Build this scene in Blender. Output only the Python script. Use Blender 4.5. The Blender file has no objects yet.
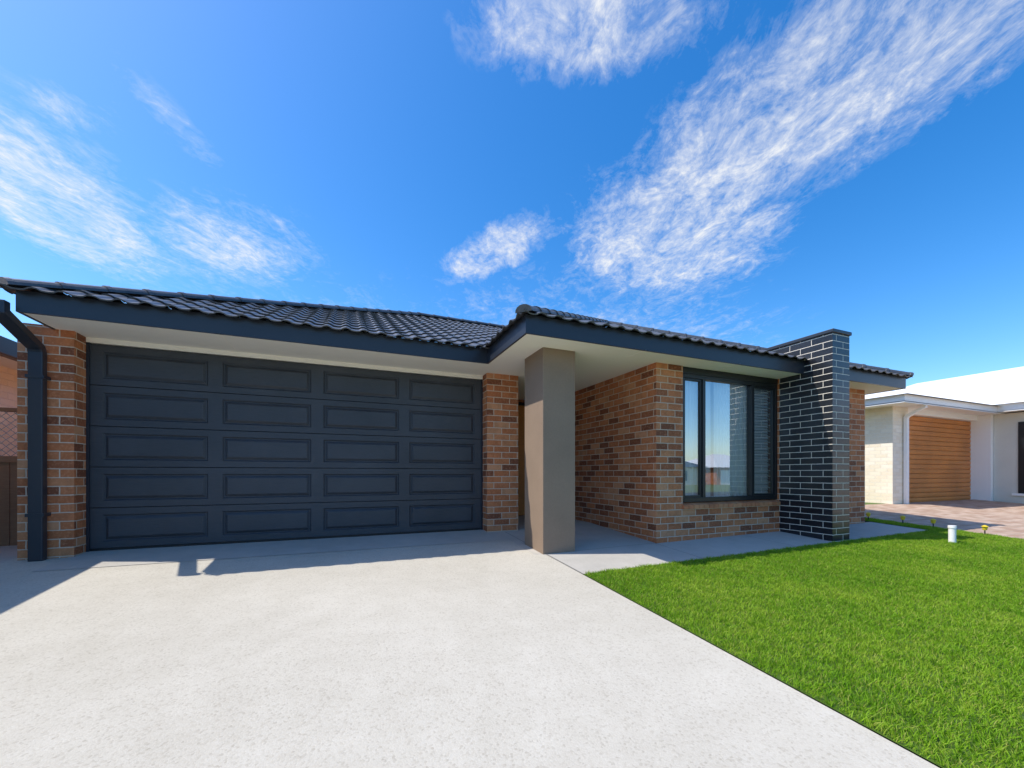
import bpy, bmesh, math, random
from mathutils import Vector, Matrix
random.seed(7)
S=bpy.context.scene
S.view_settings.view_transform='Standard'
S.view_settings.look='None'
S.view_settings.exposure=0
R=math.radians

# ------------------------------------------------------------------ helpers
class NT:
    def __init__(s,nt): s.nt=nt; s.n=nt.nodes; s.l=nt.links
    def add(s,t,**k):
        nd=s.n.new(t)
        for a,b in k.items():
            if a.startswith('i_'): 
                nd.inputs[a[2:].replace('_',' ')].default_value=b
            else: setattr(nd,a,b)
        return nd
    def put(s,sock,v):
        if hasattr(v,'is_output') : s.l.new(v,sock)
        else:
            if isinstance(v,(tuple,list)) and len(v)==3 and sock.type=='RGBA': v=(*v,1)
            sock.default_value=v
    def math(s,op,a,b=0.0,c=None,clamp=False):
        m=s.n.new('ShaderNodeMath'); m.operation=op; m.use_clamp=clamp
        s.put(m.inputs[0],a); s.put(m.inputs[1],b)
        if c is not None: s.put(m.inputs[2],c)
        return m.outputs[0]
    def mix(s,f,a,b,blend='MIX'):
        m=s.n.new('ShaderNodeMix'); m.data_type='RGBA'; m.blend_type=blend
        s.put(m.inputs[0],f); s.put(m.inputs[6],a); s.put(m.inputs[7],b)
        return m.outputs[2]
    def noise(s,vec,scale,detail=4,rough=.55,dist=0.0):
        n=s.n.new('ShaderNodeTexNoise'); n.inputs['Scale'].default_value=scale
        n.inputs['Detail'].default_value=detail; n.inputs['Roughness'].default_value=rough
        n.inputs['Distortion'].default_value=dist
        if vec is not None: s.l.new(vec,n.inputs['Vector'])
        return n.outputs['Fac']
    def ramp(s,f,stops,interp='LINEAR'):
        r=s.n.new('ShaderNodeValToRGB'); r.color_ramp.interpolation=interp
        e=r.color_ramp.elements
        while len(e)<len(stops): e.new(0.5)
        for i,(p,c) in enumerate(stops):
            e[i].position=p
            e[i].color=(*c,1) if not isinstance(c,(int,float)) else (c,c,c,1)
        s.put(r.inputs[0],f); return r.outputs[0]
    def bump(s,h,strength=.3,dist=.01,normal=None):
        b=s.n.new('ShaderNodeBump'); b.inputs['Strength'].default_value=strength
        b.inputs['Distance'].default_value=dist; s.put(b.inputs['Height'],h)
        if normal is not None: s.l.new(normal,b.inputs['Normal'])
        return b.outputs[0]
def newmat(name):
    m=bpy.data.materials.new(name); m.use_nodes=True
    t=NT(m.node_tree); p=m.node_tree.nodes['Principled BSDF']
    return m,t,p
def pos(t): return t.add('ShaderNodeNewGeometry').outputs['Position']
def uvn(t): return t.add('ShaderNodeTexCoord').outputs['UV']

def paint(name,col,rough=.5,var=.12,bumps=.1,scale=30,metal=0,spec=.5):
    m,t,p=newmat(name); v=pos(t)
    n=t.noise(v,2.3,3,.6); n2=t.noise(v,scale,3,.6)
    f=t.math('ADD',t.math('MULTIPLY',n,.6),t.math('MULTIPLY',n2,.4))
    a=tuple(c*(1-var) for c in col); b=tuple(min(1,c*(1+var)) for c in col)
    t.put(p.inputs['Base Color'],t.ramp(f,[(.3,a),(.7,b)]))
    p.inputs['Metallic'].default_value=metal
    p.inputs['Specular IOR Level'].default_value=spec
    t.put(p.inputs['Roughness'],t.math('ADD',t.math('MULTIPLY',n2,.15),rough-.07))
    if bumps: t.put(p.inputs['Normal'],t.bump(n2,bumps,.004))
    return m

def brickmat(name,cols,mortar,bw=.235,rh=.085,ms=.0055,rough=.8,spec=.3,bumpd=.008,mvar=.15,grime=True,fleck=.3):
    m,t,p=newmat(name); uv=uvn(t); v=pos(t)
    b=t.add('ShaderNodeTexBrick'); b.offset=.5
    b.inputs['Color1'].default_value=(0,0,0,1); b.inputs['Color2'].default_value=(1,1,1,1)
    b.inputs['Mortar'].default_value=(.5,.5,.5,1)
    b.inputs['Scale'].default_value=1; b.inputs['Mortar Size'].default_value=ms
    b.inputs['Mortar Smooth'].default_value=.15; b.inputs['Bias'].default_value=0
    b.inputs['Brick Width'].default_value=bw; b.inputs['Row Height'].default_value=rh
    nz=t.add('ShaderNodeTexNoise'); nz.inputs['Scale'].default_value=22; nz.inputs['Detail'].default_value=2
    t.l.new(uv,nz.inputs['Vector'])
    sub=t.add('ShaderNodeVectorMath',operation='SUBTRACT'); t.l.new(nz.outputs['Color'],sub.inputs[0]); sub.inputs[1].default_value=(.5,.5,.5)
    sc=t.add('ShaderNodeVectorMath',operation='SCALE'); t.l.new(sub.outputs[0],sc.inputs[0]); sc.inputs['Scale'].default_value=.006
    ad=t.add('ShaderNodeVectorMath',operation='ADD'); t.l.new(uv,ad.inputs[0]); t.l.new(sc.outputs[0],ad.inputs[1])
    t.l.new(ad.outputs[0],b.inputs['Vector'])
    n=len(cols)
    base=t.ramp(b.outputs['Color'],[(i/n,c) for i,c in enumerate(cols)],'CONSTANT')
    n1=t.noise(v,45,3,.65); n2=t.noise(v,11,3,.6)
    base=t.mix(t.math('MULTIPLY',t.ramp(n2,[(.45,0.),(.62,1.)]),fleck),base,tuple(c*.45 for c in cols[0]))
    base=t.mix(t.ramp(n1,[(.5,0.),(.75,.35)]),base,tuple(min(1,c*1.3+.03) for c in cols[-1]))
    mcol=t.mix(n1,tuple(c*(1-mvar) for c in mortar),tuple(min(1,c*(1+mvar)) for c in mortar))
    col=t.mix(b.outputs['Fac'],base,mcol)
    if grime:
        n3=t.noise(v,1.3,3,.6); col=t.mix(t.ramp(n3,[(.4,.0),(.8,.12)]),col,(.3,.27,.24),'MULTIPLY')
    t.put(p.inputs['Base Color'],col)
    p.inputs['Specular IOR Level'].default_value=spec
    t.put(p.inputs['Roughness'],t.mix(b.outputs['Fac'],(rough,)*3,(.95,)*3))
    h=t.math('SUBTRACT',t.math('MULTIPLY',n1,.3),b.outputs['Fac'])
    t.put(p.inputs['Normal'],t.bump(h,.8,bumpd))
    return m

def link(o,parent=None):
    S.collection.objects.link(o)
    if parent: o.parent=parent
    return o
def empty(name,loc=(0,0,0)):
    o=bpy.data.objects.new(name,None); o.empty_display_size=.3; return link(o)
def boxuv(me):
    uvl=me.uv_layers.new(name='UVMap')
    for p in me.polygons:
        nx,ny,nz=(abs(c) for c in p.normal)
        for li in p.loop_indices:
            c=me.vertices[me.loops[li].vertex_index].co
            if nz>nx and nz>ny: uv=(c.x,c.y)
            elif nx>ny: uv=(c.y+.117,c.z)
            else: uv=(c.x,c.z)
            uvl.data[li].uv=uv
def mesh(name,vs,fs,mat,parent=None,uv=True,smooth=False):
    me=bpy.data.meshes.new(name); me.from_pydata(vs,[],fs); me.update()
    if uv: boxuv(me)
    if smooth:
        for p in me.polygons: p.use_smooth=True
    me.materials.append(mat)
    return link(bpy.data.objects.new(name,me),parent)
def box(name,x0,x1,y0,y1,z0,z1,mat,parent=None,bev=0):
    vs=[(x,y,z) for z in (z0,z1) for y in (y0,y1) for x in (x0,x1)]
    fs=[(0,2,3,1),(4,5,7,6),(0,1,5,4),(2,6,7,3),(0,4,6,2),(1,3,7,5)]
    o=mesh(name,vs,fs,mat,parent)
    if bev:
        b=o.modifiers.new('b','BEVEL'); b.width=bev; b.segments=2; b.limit_method='ANGLE'
    return o
GX=[1.5,10.]; GY=[-8.,5.46]
def g(x,y):
    yy=min(max(y,-8),5.46); xx=min(max(x,1.5),10)
    return -.062*(5.46-yy)+.012*(xx-1.5)
def sheet(name,x0,x1,y0,y1,dz,mat,parent=None,thick=0):
    xs=sorted({x0,x1,*[a for a in GX if x0<a<x1]}); ys=sorted({y0,y1,*[a for a in GY if y0<a<y1]})
    vs=[(x,y,g(x,y)+dz) for y in ys for x in xs]; n=len(xs); fs=[]
    for j in range(len(ys)-1):
        for i in range(n-1):
            a=j*n+i; fs.append((a,a+1,a+1+n,a+n))
    return mesh(name,vs,fs,mat,parent)
def sweep(name,path,prof,mat,parent,closed=False):
    n=len(path); vs=[]; fs=[]
    P=[Vector(p) for p in path]
    for i in range(n):
        d0=(P[i]-P[i-1]).normalized() if i>0 else None
        d1=(P[i+1]-P[i]).normalized() if i<n-1 else None
        if d0 is None: d0=d1
        if d1 is None: d1=d0
        n0=Vector((d0.y,-d0.x)); n1=Vector((d1.y,-d1.x)); m=(n0+n1); m=m/ (m.length_squared/2) if m.length>0 else n0
        for (o,z) in prof: vs.append((P[i].x+m.x*o,P[i].y+m.y*o,z))
    k=len(prof)
    for i in range(n-1):
        for j in range(k):
            a=i*k+j; b=i*k+(j+1)%k
            fs.append((a,b,b+k,a+k))
    fs.append(tuple(range(k-1,-1,-1))); fs.append(tuple(range((n-1)*k,n*k)))
    return mesh(name,vs,fs,mat,parent)

# ------------------------------------------------------------------ materials
brick=brickmat('brown_brick',[(.24,.080,.038),(.47,.155,.060),(.57,.200,.078),(.52,.172,.066),(.60,.240,.105),(.36,.118,.050),(.56,.195,.080),(.62,.285,.14)],(.68,.53,.40),grime=True,fleck=.20)
dbrick=brickmat('black_glazed_brick',[(.009,.010,.014),(.014,.016,.021),(.020,.022,.028),(.012,.013,.018)],(.80,.73,.62),bw=.29,rh=.085,ms=.0045,rough=.28,spec=.5,grime=False)
cream_brick=brickmat('cream_brick',[(.84,.73,.55),(.88,.78,.60),(.90,.81,.65)],(.84,.77,.64),grime=False,fleck=.03)
pav=brickmat('clay_paver',[(.40,.26,.18),(.48,.34,.25),(.54,.40,.30),(.44,.31,.22)],(.44,.37,.30),bw=.22,rh=.11,ms=.004,fleck=.15)
render_taupe=paint('taupe_render',(.275,.200,.142),.9,.10,.5,70,spec=.2)
charcoal=paint('charcoal_colorbond',(.024,.029,.040),.35,.12,.03,40)
cream=paint('cream_soffit',(.97,.91,.79),.75,.01,.05,30,spec=.2)
white=paint('white_paint',(.90,.88,.84),.6,.02,.1,30,spec=.3)
black=paint('black_frame',(.012,.013,.015),.35,.1,.0)
tilem=paint('charcoal_roof_tile',(.070,.073,.080),.42,.4,.3,35,spec=.7)
whitemetal=paint('white_metal_roof',(.80,.80,.78),.4,.03,.02,20)
greyr=paint('grey_render',(.66,.64,.56),.9,.06,.3,50)
inner=paint('plaster',(.6,.58,.55),.9,.03)
darkgap=paint('shadow_gap',(.02,.02,.022),.8,.1)
yellow=paint('yellow_plastic',(.75,.55,.03),.5,.1)
asph=paint('asphalt',(.05,.05,.052),.9,.2,.5,120)
galv=paint('galvanised_wire',(.35,.33,.30),.5,.1)
def concrete(name,lo,hi,agg=1.0,sc=160):
    m,t,p=newmat(name); v=pos(t)
    big=t.noise(v,.55,4,.6); mid=t.noise(v,5,4,.65); fine=t.noise(v,sc,2,.7)
    vo=t.add('ShaderNodeTexVoronoi'); vo.inputs['Scale'].default_value=sc*.55; t.l.new(v,vo.inputs['Vector'])
    f=t.math('ADD',t.math('MULTIPLY',big,.4),t.math('ADD',t.math('MULTIPLY',mid,.25),t.math('MULTIPLY',fine,.35)))
    c=t.ramp(f,[(.36,lo),(.60,hi)])
    pc=t.ramp(vo.outputs['Color'],[(.05,(.45,.40,.34)),(.32,(.88,.86,.82)),(.9,(1,1,1))])
    c=t.mix(.40*agg,c,pc,'MULTIPLY')
    t.put(p.inputs['Base Color'],c); p.inputs['Roughness'].default_value=.9
    p.inputs['Specular IOR Level'].default_value=.2
    h=t.math('ADD',t.math('MULTIPLY',vo.outputs['Distance'],-.5*agg),t.math('ADD',fine,t.math('MULTIPLY',mid,.5)))
    t.put(p.inputs['Normal'],t.bump(h,.38,.003))
    return m
drivem=concrete('exposed_aggregate_concrete',(.470,.435,.360),(.575,.540,.460),1.0,190)
pathm=concrete('broomed_concrete',(.39,.37,.325),(.52,.49,.435),.3,220)
jointm=paint('joint',(.22,.21,.19),.9,.1)

def grassmat(name,ground=False):
    m,t,p=newmat(name); v=pos(t)
    n=t.noise(v,1.3,5,.65); n2=t.noise(v,14,2,.6)
    f=t.math('ADD',t.math('MULTIPLY',n,.6),t.math('MULTIPLY',n2,.4))
    if ground: st=[(.3,(.05,.10,.012)),(.7,(.09,.15,.02))]
    else: st=[(.36,(.15,.34,.010)),(.5,(.25,.45,.018)),(.63,(.38,.54,.04))]
    c=t.ramp(f,st)
    if not ground:
        ob=t.add('ShaderNodeAttribute',attribute_name='tint')
        c=t.mix(t.ramp(ob.outputs['Fac'],[(.75,0.),(.95,.75)]),c,(.60,.52,.15))
        c=t.mix(t.math('MULTIPLY',ob.outputs['Fac'],.35),c,(.10,.24,.012))
    t.put(p.inputs['Base Color'],c); p.inputs['Roughness'].default_value=.6
    p.inputs['Specular IOR Level'].default_value=.25
    if not ground:
        tr=t.add('ShaderNodeBsdfTranslucent'); t.put(tr.inputs[0],c)
        mx=t.add('ShaderNodeMixShader'); mx.inputs[0].default_value=.4
        t.l.new(p.outputs[0],mx.inputs[1]); t.l.new(tr.outputs[0],mx.inputs[2])
        out=[x for x in t.n if x.type=='OUTPUT_MATERIAL'][0]
        t.l.new(mx.outputs[0],out.inputs[0])
    return m
grassm=grassmat('grass_blades'); soilm=grassmat('lawn_base',True)

def doormat(name,col,rough=.45):
    m,t,p=newmat(name); v=pos(t)
    mp=t.add('ShaderNodeMapping'); mp.inputs['Scale'].default_value=(3,3,90); t.l.new(v,mp.inputs[0])
    gr=t.noise(mp.outputs[0],3,5,.7,.4); big=t.noise(v,1.2,3,.5)
    t.put(p.inputs['Base Color'],t.ramp(t.math('ADD',t.math('MULTIPLY',gr,.6),t.math('MULTIPLY',big,.4)),[(.35,tuple(c*.72 for c in col)),(.65,tuple(c*1.35 for c in col))]))
    p.inputs['Roughness'].default_value=rough
    t.put(p.inputs['Normal'],t.bump(gr,.7,.005)); return m
doorm=doormat('woodgrain_charcoal_steel',(.044,.048,.056),.40)
woodm=doormat('cedar_look_door',(.60,.22,.05),.5)
timber=doormat('fence_timber',(.26,.14,.075),.8)

def glassmat():
    m,t,p=newmat('window_glass'); t.n.remove(p)
    fr=t.add('ShaderNodeFresnel'); fr.inputs['IOR'].default_value=1.6
    gl=t.add('ShaderNodeBsdfGlossy'); gl.inputs['Roughness'].default_value=.0; gl.inputs['Color'].default_value=(.97,.98,1,1)
    tr=t.add('ShaderNodeBsdfTransparent'); tr.inputs['Color'].default_value=(.92,.95,.95,1)
    mx=t.add('ShaderNodeMixShader')
    t.put(mx.inputs[0],t.math('ADD',t.math('MULTIPLY',fr.outputs[0],1.5),.25,clamp=True))
    t.l.new(tr.outputs[0],mx.inputs[1]); t.l.new(gl.outputs[0],mx.inputs[2])
    out=[x for x in t.n if x.type=='OUTPUT_MATERIAL'][0]; t.l.new(mx.outputs[0],out.inputs[0]); return m
glass=glassmat()
def curtainmat():
    m,t,p=newmat('sheer_curtain'); t.put(p.inputs['Base Color'],(.95,.94,.92)); p.inputs['Roughness'].default_value=.9
    return m
curtm=curtainmat()

# ------------------------------------------------------------------ roof helpers
def tile_slope(name,P0,A,U,L,run,pitch,clips,mat,parent,period=.19,course=.29,seg=7,amp=.020,step=.018):
    P0=Vector(P0);A=Vector(A);U=Vector(U);cp,sp=math.cos(pitch),math.sin(pitch)
    V=U*cp+Vector((0,0,sp)); N=-U*sp+Vector((0,0,cp))
    nu=int(L/period*seg)+1; nc=int(math.ceil(run/cp/course))
    us=[L*i/(nu-1) for i in range(nu)]
    prof=[amp*max(0,math.cos(2*math.pi*u/period))**.7 - .005*max(0,-math.cos(2*math.pi*u/period)) for u in us]
    vs=[];fs=[]
    for k in range(nc):
        for (v,h) in ((k*course-.02,step-.012),(k*course-.02,step),((k+1)*course-.02,0.0)):
            for u,pz in zip(us,prof): 
                j=.003*math.sin(k*12.9+math.floor(u/period)*7.7)
                vs.append(P0+A*u+V*v+N*(h+pz+j))
        b=k*3*nu
        for r in (0,1):
            for i in range(nu-1):
                a=b+r*nu+i; fs.append((a,a+1,a+1+nu,a+nu))
    me=bpy.data.meshes.new(name); me.from_pydata(vs,[],fs)
    bm=bmesh.new(); bm.from_mesh(me)
    for co,no in clips:
        bmesh.ops.bisect_plane(bm,geom=bm.verts[:]+bm.edges[:]+bm.faces[:],plane_co=co,plane_no=no,clear_outer=True)
    bm.to_mesh(me); bm.free()
    me.materials.append(mat)
    return link(bpy.data.objects.new(name,me),parent)
def caps(name,P,Q,mat,parent,r=.066,seglen=.32):
    P=Vector(P);Q=Vector(Q); D=Q-P; L=D.length; D.normalize()
    side=D.cross(Vector((0,0,1))).normalized(); up=side.cross(D).normalized()
    n=max(1,int(L/seglen)); vs=[];fs=[]
    for i in range(n):
        a=i*L/n; b=(i+1)*L/n+.03
        for (s,rr) in ((a-.0,r*1.08),(a+.04,r*1.08),(a+.045,r),(b,r*.92)):
            for k in range(9):
                th=math.pi*k/8
                vs.append(P+D*s+side*math.cos(th)*rr*1.25+up*(math.sin(th)*rr-.02))
        o=i*36
        for q in range(3):
            for k in range(8): fs.append((o+q*9+k,o+q*9+k+1,o+(q+1)*9+k+1,o+(q+1)*9+k))
        fs.append(tuple(o+k for k in range(9)))
    ob=mesh(name,vs,fs,mat,parent,uv=False); return ob
def hiproof(prefix,x0,x1,y0,y1,z,pitch,mat,parent,ymax=None,sides='flrb',simple=False):
    tp=math.tan(pitch); w=x1-x0; d=y1-y0; c=Vector
    if w<d: h=w/2; r0=((x0+x1)/2,y0+h); r1=((x0+x1)/2,y1-h)
    else: h=d/2; r0=(x0+h,(y0+y1)/2); r1=(x1-h,(y0+y1)/2)
    zr=z+h*tp
    C=[(x0,y0),(x1,y0),(x1,y1),(x0,y1)]
    if simple:
        vs=[(*p,z) for p in C]+[(*r0,zr),(*r1,zr)]
        if w<d: fs=[(0,1,4),(1,2,5,4),(2,3,5),(3,0,4,5)]
        else: fs=[(0,1,5,4),(1,2,5),(2,3,4,5),(3,0,4)]
        return mesh(prefix+'roof',vs,fs,mat,parent)
    ex=[]
    if ymax is not None: ex=[((0,ymax,0),(0,1,0))]
    s=1/math.sqrt(2)
    def tri(corner_a,na,corner_b,nb): return [((*corner_a,0),na),((*corner_b,0),nb)]
    if 'f' in sides: tile_slope(prefix+'front_tiles',(x0,y0,z),(1,0,0),(0,1,0),w,h,pitch,tri(C[0],(-s,s,0),C[1],(s,s,0))+[((0,y0+h,0),(0,1,0))]+ex,mat,parent)
    if 'b' in sides: tile_slope(prefix+'back_tiles',(x1,y1,z),(-1,0,0),(0,-1,0),w,h,pitch,tri(C[2],(s,-s,0),C[3],(-s,-s,0))+[((0,y1-h,0),(0,-1,0))]+ex,mat,parent)
    if 'l' in sides: tile_slope(prefix+'left_tiles',(x0,y1,z),(0,-1,0),(1,0,0),d,h,pitch,tri(C[3],(s,s,0),C[0],(s,-s,0))+[((x0+h,0,0),(1,0,0))]+ex,mat,parent)
    if 'r' in sides: tile_slope(prefix+'right_tiles',(x1,y0,z),(0,1,0),(-1,0,0),d,h,pitch,tri(C[1],(-s,-s,0),C[2],(-s,s,0))+[((x1-h,0,0),(-1,0,0))]+ex,mat,parent)
    up=.035
    caps(prefix+'hip_caps_a',(*C[0],z+up),(*r0,zr+up),mat,parent)
    caps(prefix+'hip_caps_b',(*C[1],z+up),(*(r0 if w<d else r1),zr+up),mat,parent)
    if ymax is None:
        caps(prefix+'hip_caps_c',(*C[2],z+up),(*r1,zr+up),mat,parent)
        caps(prefix+'hip_caps_d',(*C[3],z+up),(*(r1 if w<d else r0),zr+up),mat,parent)
        caps(prefix+'ridge_caps',(*r0,zr+up),(*r1,zr+up),mat,parent)
    else: caps(prefix+'ridge_caps',(*r0,zr+up),(r1[0],ymax,zr+up),mat,parent)

def downpipe(name,pts,w,dep,x,mat,parent):
    n=len(pts); vs=[];fs=[]
    for i,(y,z) in enumerate(pts):
        p=Vector((y,z)); d0=(p-Vector(pts[i-1])).normalized() if i else None
        d1=(Vector(pts[i+1])-p).normalized() if i<n-1 else None
        d0=d0 or d1; d1=d1 or d0
        n0=Vector((-d0.y,d0.x)); n1=Vector((-d1.y,d1.x)); m=n0+n1; m=m/(m.length_squared/2)
        for sx,sn in ((-1,-1),(1,-1),(1,1),(-1,1)):
            q=p+m*sn*dep/2; vs.append((x+sx*w/2,q.x,q.y))
    for i in range(n-1):
        for j in range(4):
            a=i*4+j;b=i*4+(j+1)%4; fs.append((a,b,b+4,a+4))
    fs+= [(3,2,1,0),tuple(range(4*n-4,4*n))]
    o=mesh(name,vs,fs,mat,parent); b=o.modifiers.new('b','BEVEL'); b.width=.008;b.segments=2
    return o

# ------------------------------------------------------------------ ground & paving
sheet('ground',-600,600,-600,600,-.012,paint('dry_grass_ground',(.12,.15,.05),.95,.3,.5,8))
sheet('driveway',-2.95,2.02,-7.5,5.50,.0,drivem)
fp=empty('footpath')
sheet('front_slab',2.024,8.2,3.2,3.97,.0,pathm,fp)
sheet('porch_slab',1.9,3.6,3.97,6.95,.002,pathm,fp)
sheet('garage_apron',-2.52,2.02,4.75,5.50,.004,pathm,fp)
for i,x in enumerate((3.55,5.1,6.6)): sheet('control_joint',x,x+.008,3.2,3.95,.003,jointm,fp)
sheet('control_joint',2.024,2.034,3.2,5.2,.004,jointm,fp)
sheet('paved_driveway',8.56,16.0,-7.5,5.4,.0,pav)
sheet('garden_bed',8.56,11.8,5.4,12,.0,soilm)
sheet('road',-300,300,-17,-9.6,.004,asph)
k=empty('kerb')
box('kerb_near',-300,300,-9.6,-9.45,-.95,g(0,-9)+.10,pathm,k)
box('kerb_far',-300,300,-17.15,-17,-.95,g(0,-9)+.10,pathm,k)

# ------------------------------------------------------------------ house
H=empty('brick_house')
SZ=2.2
def wall(n,x0,x1,y0,y1,z0=-.35,z1=SZ+.03,m=brick): return box(n,x0,x1,y0,y1,z0,z1,m,H)
wall('garage_left_pier',-2.88,-2.48,5.25,5.62)
wall('garage_side_wall',-2.88,-2.65,5.62,12.3)
wall('garage_right_pier',1.78,2.25,5.25,5.62)
wall('porch_left_wall',2.03,2.25,5.62,6.9)
wall('porch_back_wall',2.03,3.572,6.9,7.1)
wall('room_side_wall',3.572,3.80,4.18,7.1)
wall('room_front_wall_left',3.572,4.01,3.95,4.18)
wall('wall_below_window',4.01,5.866,3.95,4.18,-.35,.355)
wall('room_front_wall_right',5.866,8.0,3.95,4.18)
wall('right_side_wall',7.77,8.0,4.18,12.3)
wall('back_wall',-2.88,8.0,12.3,12.5)
box('window_head',4.01,5.866,3.97,4.18,2.12,SZ+.02,black,H)
n=21; x=4.0; w=(5.86-4.0)/n
sills=[paint('sill_brick_%d'%i,c,.8,.3,.5,12) for i,c in enumerate(((.52,.18,.075),(.46,.15,.062),(.57,.23,.10)))]
for i in range(n):
    a=x+i*w+.004; b=x+(i+1)*w-.004; j=random.uniform(-.0015,.0015); sv=[]; o=0
    for (y,z) in ((3.925+j,.345),(3.925+j,.395),(4.03,.43),(4.03,.345)):
        sv+= [(a,y,z),(b,y,z)]
    mesh('window_sill_brick',sv,[(0,1,3,2),(2,3,5,4),(4,5,7,6),(0,2,4,6),(1,7,5,3)],sills[random.randint(0,2)],H)
box('sill_mortar',4.005,5.86,3.932,4.02,.35,.388,paint('mortar',(.6,.5,.40),.9,.1),H)
box('rendered_column',1.99,2.40,3.95,4.45,-.3,SZ+.01,render_taupe,H,.006)
box('dark_brick_column',5.866,6.23,3.25,3.947,-.35,2.655,dbrick,H)
box('column_cap',5.846,6.25,3.23,4.35,2.655,2.70,charcoal,H,.006)
box('dark_brick_column_rear',5.868,6.228,3.949,4.33,2.24,2.654,dbrick,H)
gd=empty('garage_door'); gd.parent=H
box('door_backing',-2.48,1.78,5.50,5.54,-.01,2.17,darkgap,gd)
box('door_lintel',-2.48,1.78,5.44,5.62,2.152,SZ+.02,cream,gd)
def garage_door(x0,x1,z0,z1,y,rows,cols,mat,parent):
    vs=[];fs=[]; sh=(z1-z0)/rows; 
    mx=.10; gap=.135; pw=((x1-x0)-2*mx-gap*(cols-1))/cols
    def V(x,yy,z): vs.append((x,yy,z)); return len(vs)-1
    for r in range(rows):
        a=z0+r*sh+.004; b=z0+(r+1)*sh-.004
        zb=[a,a+.068,b-.068,b]; xb=[x0]
        for c in range(cols): xb+= [x0+mx+c*(pw+gap), x0+mx+c*(pw+gap)+pw]
        xb.append(x1)
        idx={}
        for i,xx in enumerate(xb):
            for j,zz in enumerate(zb): idx[i,j]=V(xx,y,zz)
        for i in range(len(xb)-1):
            for j in range(3):
                if j==1 and i%2==1:
                    prev=[idx[i,1],idx[i+1,1],idx[i+1,2],idx[i,2]]
                    for ins,dy in ((.014,.015),(.022,.015),(.046,-.002),(.052,-.004)):
                        X0,X1,Z0,Z1=xb[i]+ins,xb[i+1]-ins,zb[1]+ins,zb[2]-ins
                        cur=[V(X0,y+dy,Z0),V(X1,y+dy,Z0),V(X1,y+dy,Z1),V(X0,y+dy,Z1)]
                        for q in range(4): fs.append((prev[q],prev[(q+1)%4],cur[(q+1)%4],cur[q]))
                        prev=cur
                    fs.append(tuple(prev))
                else: fs.append((idx[i,j],idx[i+1,j],idx[i+1,j+1],idx[i,j+1]))
        for (j,dz) in ((0,-.006),(3,.006)):
            p=[idx[0,j],idx[len(xb)-1,j]]
            q=[V(x0,y+.018,zb[j]+dz*.4),V(x1,y+.018,zb[j]+dz*.4)]
            fs.append((p[0],p[1],q[1],q[0]) if j else (q[0],q[1],p[1],p[0]))
    return mesh('panels',vs,fs,mat,parent)
garage_door(-2.46,1.765,.025,2.145,5.46,5,4,doorm,gd)
box('bottom_seal',-2.46,1.765,5.455,5.49,.001,.024,black,gd)
box('left_track_cover',-2.48,-2.455,5.44,5.5,0,2.15,charcoal,gd)
box('right_track_cover',1.76,1.78,5.44,5.5,0,2.15,charcoal,gd)
fd=empty('front_door'); fd.parent=H
box('leaf',2.5,3.35,6.86,6.895,.03,2.08,woodm,fd,.004)
box('frame_top',2.44,3.41,6.85,6.89,2.085,2.14,black,fd); box('frame_l',2.44,2.495,6.85,6.89,.0,2.08,black,fd); box('frame_r',3.355,3.41,6.85,6.89,.0,2.08,black,fd)
box('handle',3.22,3.25,6.80,6.86,.85,1.2,white,fd,.004)
W=empty('front_window'); W.parent=H
def frame(n,x0,x1,z0,z1,y0=3.975,y1=4.05): return box(n,x0,x1,y0,y1,z0,z1,black,W,.003)
z0,z1=.43,2.119
frame('jamb_left',4.012,4.062,z0,z1); frame('jamb_right',5.815,5.864,z0,z1)
frame('head',4.062,5.815,z1-.055,z1); frame('bottom_rail',4.062,5.815,z0,z0+.06)
frame('mullion_a',4.385,4.435,z0+.06,z1-.055); frame('mullion_b',5.32,5.37,z0+.06,z1-.055)
def sash(n,a,b):
    for s,(p,q,r_,t_) in enumerate(((a,a+.028,z0+.06,z1-.055),(b-.028,b,z0+.06,z1-.055),(a+.028,b-.028,z0+.06,z0+.088),(a+.028,b-.028,z1-.083,z1-.055))):
        frame(n+str(s),p,q,r_,t_,3.99,4.03)
sash('sash_l',4.062,4.385); sash('sash_r',5.37,5.815)
for i,(a,b) in enumerate(((4.06,4.387),(4.43,5.322),(5.368,5.817))):
    mesh('glass_pane',[(a,4.012,z0+.05),(b,4.012,z0+.05),(b,4.012,z1-.05),(a,4.012,z1-.05)],[(0,1,2,3)],glass,W)
def curtain(n,a,b,y,amp,per,zb=.45,zt=2.15,mat=curtm):
    k=int((b-a)/.008); vs=[];fs=[]
    for i in range(k+1):
        x=a+(b-a)*i/k; yy=y+amp*math.sin(2*math.pi*x/per+1.3*math.sin(x*9))
        vs+=[(x,yy,zb),(x,yy,zt)]
    for i in range(k): fs.append((2*i,2*i+2,2*i+3,2*i+1))
    return mesh(n,vs,fs,mat,W,smooth=True)
curtain('curtain_left',4.03,4.42,4.07,.010,.07)
curtain('curtain_mid',4.44,4.62,4.07,.012,.06)
curtain('curtain_mid_right',4.68,5.33,4.07,.010,.065)
bv=[];bf=[]
for i in range(38):
    z=.52+i*.042; o=len(bv)
    bv+=[(5.38,4.07,z),(5.80,4.07,z),(5.80,4.085,z+.036),(5.38,4.085,z+.036)]; bf.append((o,o+1,o+2,o+3))
mesh('venetian_blind',bv,bf,paint('blind_slat',(.88,.88,.87),.6,.03),W)
box('room_floor',3.8,7.77,4.18,7.1,-.02,.05,paint('carpet',(.25,.22,.2),.95,.1),H)
box('room_back_wall',3.8,7.77,7.1,7.2,0,SZ,inner,H); box('room_partition',6.3,6.4,4.18,7.1,.05,SZ,inner,H)
GE=4.68; FE=3.50; LX=-2.74; CX=1.52; RX=8.54
f=.105
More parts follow.
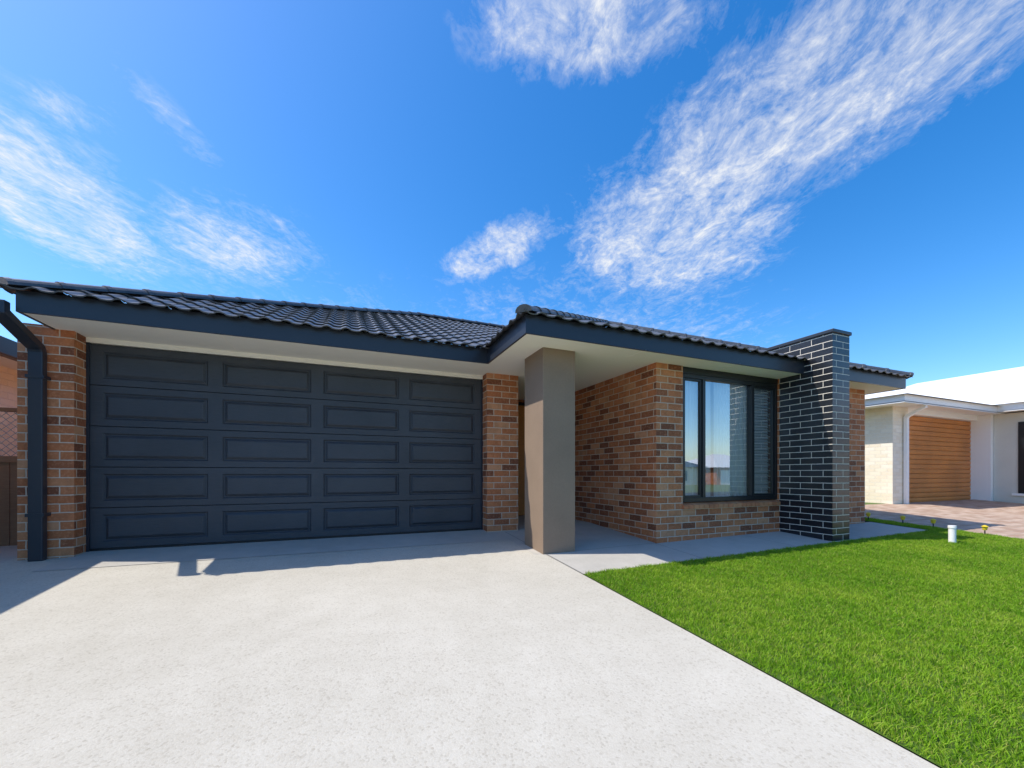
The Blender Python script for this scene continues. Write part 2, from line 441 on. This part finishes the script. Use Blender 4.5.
pts=[(LX+f,13),(LX+f,GE+f),(CX+f,GE+f),(CX+f,FE+f),(RX-f,FE+f),(RX-f,13)]
mesh('soffit',[(*p,SZ) for p in pts]+[(*p,SZ+.012) for p in pts],[(0,1,2,5),(2,3,4,5),(6,11,8,7),(8,11,10,9)],cream,H)
for x in (-1.2,.3): box('soffit_joint',x,x+.022,GE+f,5.44,SZ-.004,SZ-.0005,cream,H)
for x in (3.1,4.6,6.9): box('soffit_joint',x,x+.022,FE+f,3.94,SZ-.004,SZ-.0005,cream,H)
path=pts
prof_f=[(0,SZ-.006),(.022,SZ-.006),(.022,SZ+.18),(0,SZ+.18)]
prof_g=[(.0225,SZ+.045),(.085,SZ+.045),(.098,SZ+.065),(.105,SZ+.145),(.112,SZ+.150),(.112,SZ+.175),(.100,SZ+.180),(.098,SZ+.155),(.085,SZ+.07),(.0225,SZ+.06)]
flip=lambda pr:[(-o,z) for o,z in pr]
sweep('fascia',path,flip(prof_f)[::-1],charcoal,H)
sweep('gutter',path,flip(prof_g)[::-1],charcoal,H)
RP=R(24.5); RZ=SZ+.165
hiproof('main_',LX+.06,8.40,GE+.05,12.9,RZ,RP,tilem,H)
hiproof('front_',CX+.06,RX-.06,FE+.06,12,RZ,RP,tilem,H,ymax=8.2,sides='flr')
downpipe('downpipe',[(4.74,2.26),(4.74,2.17),(5.17,1.99),(5.19,1.95),(5.19,-.02)],.105,.07,-2.71,charcoal,H)
for z in (1.7,.4): box('pipe_strap',-2.775,-2.645,5.148,5.249,z,z+.03,charcoal,H)

# ------------------------------------------------------------------ neighbours
N1=empty('brick_house')
def nb(n,*a,**k): return box(n,*a,parent=N1,**k)
nb('wall_side',-9.5,-4.15,1.2,14,-.5,2.3,mat=cream_brick)
nb('soffit',-9.7,-3.77,.8,14.4,2.2,2.215,mat=cream)
nb('fascia_gutter',-3.77,-3.66,.7,14.5,2.18,2.38,mat=charcoal,bev=.01); nb('fascia_front',-10,-3.77,.7,.8,2.18,2.38,mat=charcoal)
hiproof('',-10,-3.68,.7,14.5,2.38,R(23),tilem,N1,simple=True)
F=empty('timber_fence')
for i in range(12):
    x=-4.13+i*.103; box('paling',x,x+.095,6.3,6.32,-.05,.98+random.uniform(-.003,.003),timber,F)
box('rail_top',-4.14,-2.89,6.27,6.30,.93,1.0,timber,F); box('rail_cap',-4.14,-2.89,6.26,6.33,1.50,1.54,timber,F)
for i in range(-6,20):
    for s in (1,-1):
        cx=-4.33+i*.075
        a=Vector((cx,0,1.0)); b=Vector((cx+s*.5,0,1.5))
        xs0,xs1=-4.14,-2.89
        def cl(p,q):
            t0,t1=0,1; d=q.x-p.x
            for lim,sg in ((xs0,1),(xs1,-1)):
                t=(lim-p.x)/d
                if (p.x-lim)*sg<0: t0=max(t0,t)
                if (q.x-lim)*sg<0: t1=min(t1,t)
            return (t0,t1)
        t0,t1=cl(a,b)
        if t1-t0<.05: continue
        p=a.lerp(b,t0);q=a.lerp(b,t1); w=.005; y=6.295+s*.006
        mesh('wire_mesh',[(p.x-w,y,p.z),(p.x+w,y,p.z),(q.x+w,y,q.z),(q.x-w,y,q.z)],[(0,1,2,3)],galv,F)
sheet('side_path',-4.1,-2.96,-7.5,12,-.006,pathm,fp)

N2=empty('rendered_house')
def nc(n,*a,**k): return box(n,*a,parent=N2,**k)
nc('cream_brick_side',11.84,12.06,5.4,14,-.2,2.4,mat=cream_brick)
nc('garage_left_pier',11.838,12.5,5.3,5.56,-.2,2.4,mat=cream_brick)
nc('garage_head',12.5,16.0,5.32,5.56,2.26,2.4,mat=white)
nc('garage_right_pier',16.0,16.5,5.06,5.56,-.2,2.4,mat=white,bev=.01)
nc('wing_side_wall',16.12,16.4,-4,5.055,-.5,2.4,mat=greyr)
nc('wing_window',16.09,16.13,3.2,4.62,.3,2.15,mat=black)
nc('wing_window_sill',16.06,16.12,3.1,4.72,.24,.295,mat=white)
nc('garage_back',12.06,16.1,13.8,14,-.2,2.4,mat=cream_brick)
vs=[];fs=[]; nsl=18; zb=.085; sh=(2.255-zb)/nsl
for i in range(nsl):
    a=zb+i*sh; o=len(vs)
    for (yy,z) in ((5.47,a),(5.448,a+.008),(5.44,a+sh*.5),(5.448,a+sh-.008),(5.47,a+sh-.002)):
        vs+=[(12.5,yy,z),(16.0,yy,z)]
    for q in range(4): fs.append((o+2*q,o+2*q+1,o+2*q+3,o+2*q+2))
mesh('timber_look_garage_door',vs,fs,woodm,N2)
nc('soffit',11.3,16.9,4.85,14.4,2.4,2.415,mat=white)
sweep('gutter',[(11.3,14.4),(11.3,4.85),(16.3,4.85)],flip([(0,2.38),(.1,2.42),(.12,2.55),(0,2.56)])[::-1],whitemetal,N2)
hiproof('garage_',11.2,17.5,4.76,14.5,2.55,R(20),whitemetal,N2,simple=True)
nc('wing_soffit',15.66,22,-4.4,10,2.43,2.44,mat=white)
sweep('wing_gutter',[(15.66,10.6),(15.66,-4.5),(21.4,-4.5)],flip([(0,2.41),(.1,2.45),(.12,2.60),(0,2.61)])[::-1],whitemetal,N2)
hiproof('wing_',15.55,21.5,-4.6,10.6,2.60,R(25),whitemetal,N2,simple=True)
downpipe('downpipe',[(4.92,2.45),(4.92,2.35),(5.22,2.18),(5.25,2.14),(5.25,.03)],.10,.07,12.3,white,N2)
nc('wing_right_wall',20.8,21,-4,10,-.5,2.4,mat=greyr); nc('wing_front',16.4,20.8,-4,-3.8,-.8,2.4,mat=greyr)

def far_house(x,y,w,d,wm,rm):
    e=empty('suburban_house'); zb=-.85
    box('walls',x,x+w,y-d,y,zb,zb+2.6,wm,e)
    hiproof('',x-.5,x+w+.5,y-d-.5,y+.5,zb+2.6,R(22),rm,e,simple=True)
    box('garage_door',x+.8,x+5.4,y,y+.03,zb,zb+2.2,white,e)
    box('window_frame',x+7,x+9.4,y,y+.04,zb+.7,zb+2.1,black,e); box('window_glass',x+7.06,x+9.34,y+.04,y+.05,zb+.76,zb+2.04,charcoal,e)
for i,(x,wm,rm) in enumerate(((-26,greyr,tilem),(-11,cream_brick,whitemetal),(4,brick,tilem),(19,greyr,charcoal),(34,cream_brick,tilem),(49,brick,whitemetal))):
    far_house(x,-34,12.5,10,wm,rm)

# ------------------------------------------------------------------ lawn
lawn=empty('lawn')
sheet('lawn_soil',2.026,8.556,-7.5,3.196,.003,soilm,lawn)
sheet('lawn_soil_side',8.204,8.556,3.196,12,.003,soilm,lawn)
def patch(seed,n=4200,size=.5):
    rnd=random.Random(seed); vs=[];fs=[];tint=[]
    for i in range(n):
        x=rnd.random()*size-size/2; y=rnd.random()*size-size/2
        h=rnd.uniform(.014,.032)*(1+.25*math.sin(x*25+seed)*math.sin(y*21))
        a=rnd.random()*6.283; ln=rnd.uniform(.2,1.2)*h; w=rnd.uniform(.0016,.0026)
        b=rnd.random()*6.283; cx,cy=math.cos(b)*w,math.sin(b)*w; dx,dy=math.cos(a)*ln,math.sin(a)*ln
        o=len(vs)
        vs+=[(x-cx,y-cy,0),(x+cx,y+cy,0),(x+cx*.8+dx*.4,y+cy*.8+dy*.4,h*.6),(x-cx*.8+dx*.4,y-cy*.8+dy*.4,h*.6),(x+dx,y+dy,h)]
        fs+=[(o,o+1,o+2,o+3),(o+3,o+2,o+4)]
        tint+= [rnd.random()]*5
    me=bpy.data.meshes.new('grass_patch'); me.from_pydata(vs,[],fs)
    at=me.attributes.new('tint','FLOAT','POINT'); at.data.foreach_set('value',tint)
    me.materials.append(grassm); return me
PM=[patch(s) for s in range(4)]
tilt=Matrix.Rotation(math.atan(.062),4,'X')@Matrix.Rotation(-math.atan(.012),4,'Y')
def lay(x0,x1,y0,y1):
    nx=max(1,round((x1-x0)/.5)); ny=max(1,round((y1-y0)/.5)); sx=(x1-x0)/nx/.5; sy=(y1-y0)/ny/.5
    for i in range(nx):
        for j in range(ny):
            cx=x0+(i+.5)*sx*.5; cy=y0+(j+.5)*sy*.5
            o=bpy.data.objects.new('grass_patch',random.choice(PM)); link(o,lawn)
            o.matrix_world=Matrix.Translation((cx,cy,g(cx,cy)+.003))@(tilt if cy<5.46 else Matrix())@Matrix.Diagonal((sx,sy,1,1))@Matrix.Rotation(random.randint(0,3)*math.pi/2,4,'Z')
lay(2.03,8.55,-1.4,3.19)
lay(8.21,8.55,3.19,7.5)

def stake(x,y,h=.14):
    e=empty('garden_stake_light'); z=g(x,y)
    bm=bmesh.new()
    bmesh.ops.create_cone(bm,cap_ends=True,segments=12,radius1=.007,radius2=.007,depth=h,matrix=Matrix.Translation((x,y,z+h/2)))
    me=bpy.data.meshes.new('stem'); bm.to_mesh(me); bm.free(); me.materials.append(black); link(bpy.data.objects.new('stem',me),e)
    bm=bmesh.new()
    bmesh.ops.create_cone(bm,cap_ends=True,segments=16,radius1=.022,radius2=.032,depth=.05,matrix=Matrix.Translation((x,y,z+h+.02)))
    bmesh.ops.create_cone(bm,cap_ends=True,segments=16,radius1=.04,radius2=.01,depth=.02,matrix=Matrix.Translation((x,y,z+h+.056)))
    me=bpy.data.meshes.new('cap'); bm.to_mesh(me); bm.free(); me.materials.append(yellow); link(bpy.data.objects.new('cap',me),e)
for x,y in ((8.3,4.05),(8.45,3.65),(8.5,3.3),(8.5,2.75)): stake(x,y,.08)
pp=empty('drain_pipe_post'); x,y=7.27,2.64; z=g(x,y)
bm=bmesh.new()
bmesh.ops.create_cone(bm,cap_ends=True,segments=24,radius1=.036,radius2=.036,depth=.24,matrix=Matrix.Translation((x,y,z+.10)))
bmesh.ops.create_cone(bm,cap_ends=True,segments=24,radius1=.042,radius2=.040,depth=.03,matrix=Matrix.Translation((x,y,z+.22)))
me=bpy.data.meshes.new('pipe'); bm.to_mesh(me); bm.free(); me.materials.append(white); link(bpy.data.objects.new('pipe',me),pp)

# ------------------------------------------------------------------ light
sd=Vector((-1.55,.5,2.45)).normalized()
L=bpy.data.lights.new('sun','SUN'); L.energy=5.0; L.angle=R(.5); L.color=(1,.94,.85)
lo=link(bpy.data.objects.new('sun',L)); lo.rotation_euler=(-sd).to_track_quat('-Z','Y').to_euler()
w=bpy.data.worlds.new('World'); S.world=w; w.use_nodes=True
t=NT(w.node_tree); bg=t.n['Background']
sky=t.add('ShaderNodeTexSky',sky_type='NISHITA'); sky.sun_disc=False
sky.sun_elevation=math.asin(sd.z); sky.sun_rotation=math.atan2(sd.x,sd.y)%(2*math.pi)
sky.air_density=1.0; sky.dust_density=.8; sky.ozone_density=2.8; sky.altitude=0
hs=t.add('ShaderNodeHueSaturation'); hs.inputs['Saturation'].default_value=1.40; hs.inputs['Value'].default_value=1.62; hs.inputs['Hue'].default_value=.503; t.l.new(sky.outputs[0],hs.inputs['Color'])
tc=t.add('ShaderNodeTexCoord'); sx=t.add('ShaderNodeSeparateXYZ'); t.l.new(tc.outputs['Generated'],sx.inputs[0])
zc=t.math('MAXIMUM',sx.outputs[2],.03)
cb=t.add('ShaderNodeCombineXYZ'); t.put(cb.inputs[0],t.math('DIVIDE',sx.outputs[0],zc)); t.put(cb.inputs[1],t.math('DIVIDE',sx.outputs[1],zc))
P=cb.outputs[0]
def mp(loc,ang,sc):
    m=t.add('ShaderNodeMapping',vector_type='TEXTURE'); m.inputs['Location'].default_value=(*loc,0)
    m.inputs['Rotation'].default_value=(0,0,R(ang)); m.inputs['Scale'].default_value=(*sc,1); t.l.new(P,m.inputs[0]); return m.outputs[0]
def blob(loc,ang,sc,w):
    v=mp(loc,ang,sc); ln=t.add('ShaderNodeVectorMath',operation='LENGTH'); t.l.new(v,ln.inputs[0])
    return t.math('MULTIPLY',t.math('SUBTRACT',1.0,ln.outputs['Value'],clamp=True),w)
ms=[blob((1.18,.85),3,(.44,1.1),1.0),blob((1.32,1.38),30,(.72,.58),1.0),blob((.50,.75),-25,(.36,.17),1.05),
    blob((-1.0,2.05),8,(.36,.78),1.05),blob((-.50,2.15),30,(.42,.6),.68),blob((.60,1.72),20,(.20,.45),1.0),
    blob((-.75,1.5),60,(.12,.35),.34),blob((-.46,1.42),-20,(.08,.24),.38),blob((2.2,3.0),30,(2.4,1.6),.62),blob((.2,3.9),0,(2.4,2.0),.58)]
M=ms[0]
for m_ in ms[1:]: M=t.math('MAXIMUM',M,m_)
M=t.math('MINIMUM',M,.54)
s1=t.noise(mp((0,0),-22,(.6,1.0)),4.2,8,.72,.6)
s2=t.noise(mp((0,0),-30,(.7,1.0)),24,4,.65,.5)
st=t.math('ADD',t.math('MULTIPLY',s1,.72),t.math('MULTIPLY',s2,.28))
c=t.math('ADD',st,t.math('MULTIPLY',M,.52))
c=t.ramp(c,[(.58,0.),(.69,.16),(.80,.50),(.92,1.)])
c=t.math('MULTIPLY',c,t.ramp(M,[(.0,0.),(.2,1.)]))
c=t.math('MULTIPLY',c,.93)
col=t.mix(c,hs.outputs[0],(6.3,6.4,6.5))
t.l.new(col,bg.inputs[0]); bg.inputs[1].default_value=.15
try:
    w.cycles.sampling_method='MANUAL'; w.cycles.sample_map_resolution=512
except Exception: pass

# ------------------------------------------------------------------ camera
cam=bpy.data.cameras.new('camera'); co=link(bpy.data.objects.new('camera',cam))
co.location=(0,0,.8); co.rotation_euler=(R(90),0,R(-22.3))
cam.sensor_width=36; cam.lens=400/1024*36; cam.shift_y=90/1024; cam.clip_start=.05; cam.clip_end=2000
S.camera=co
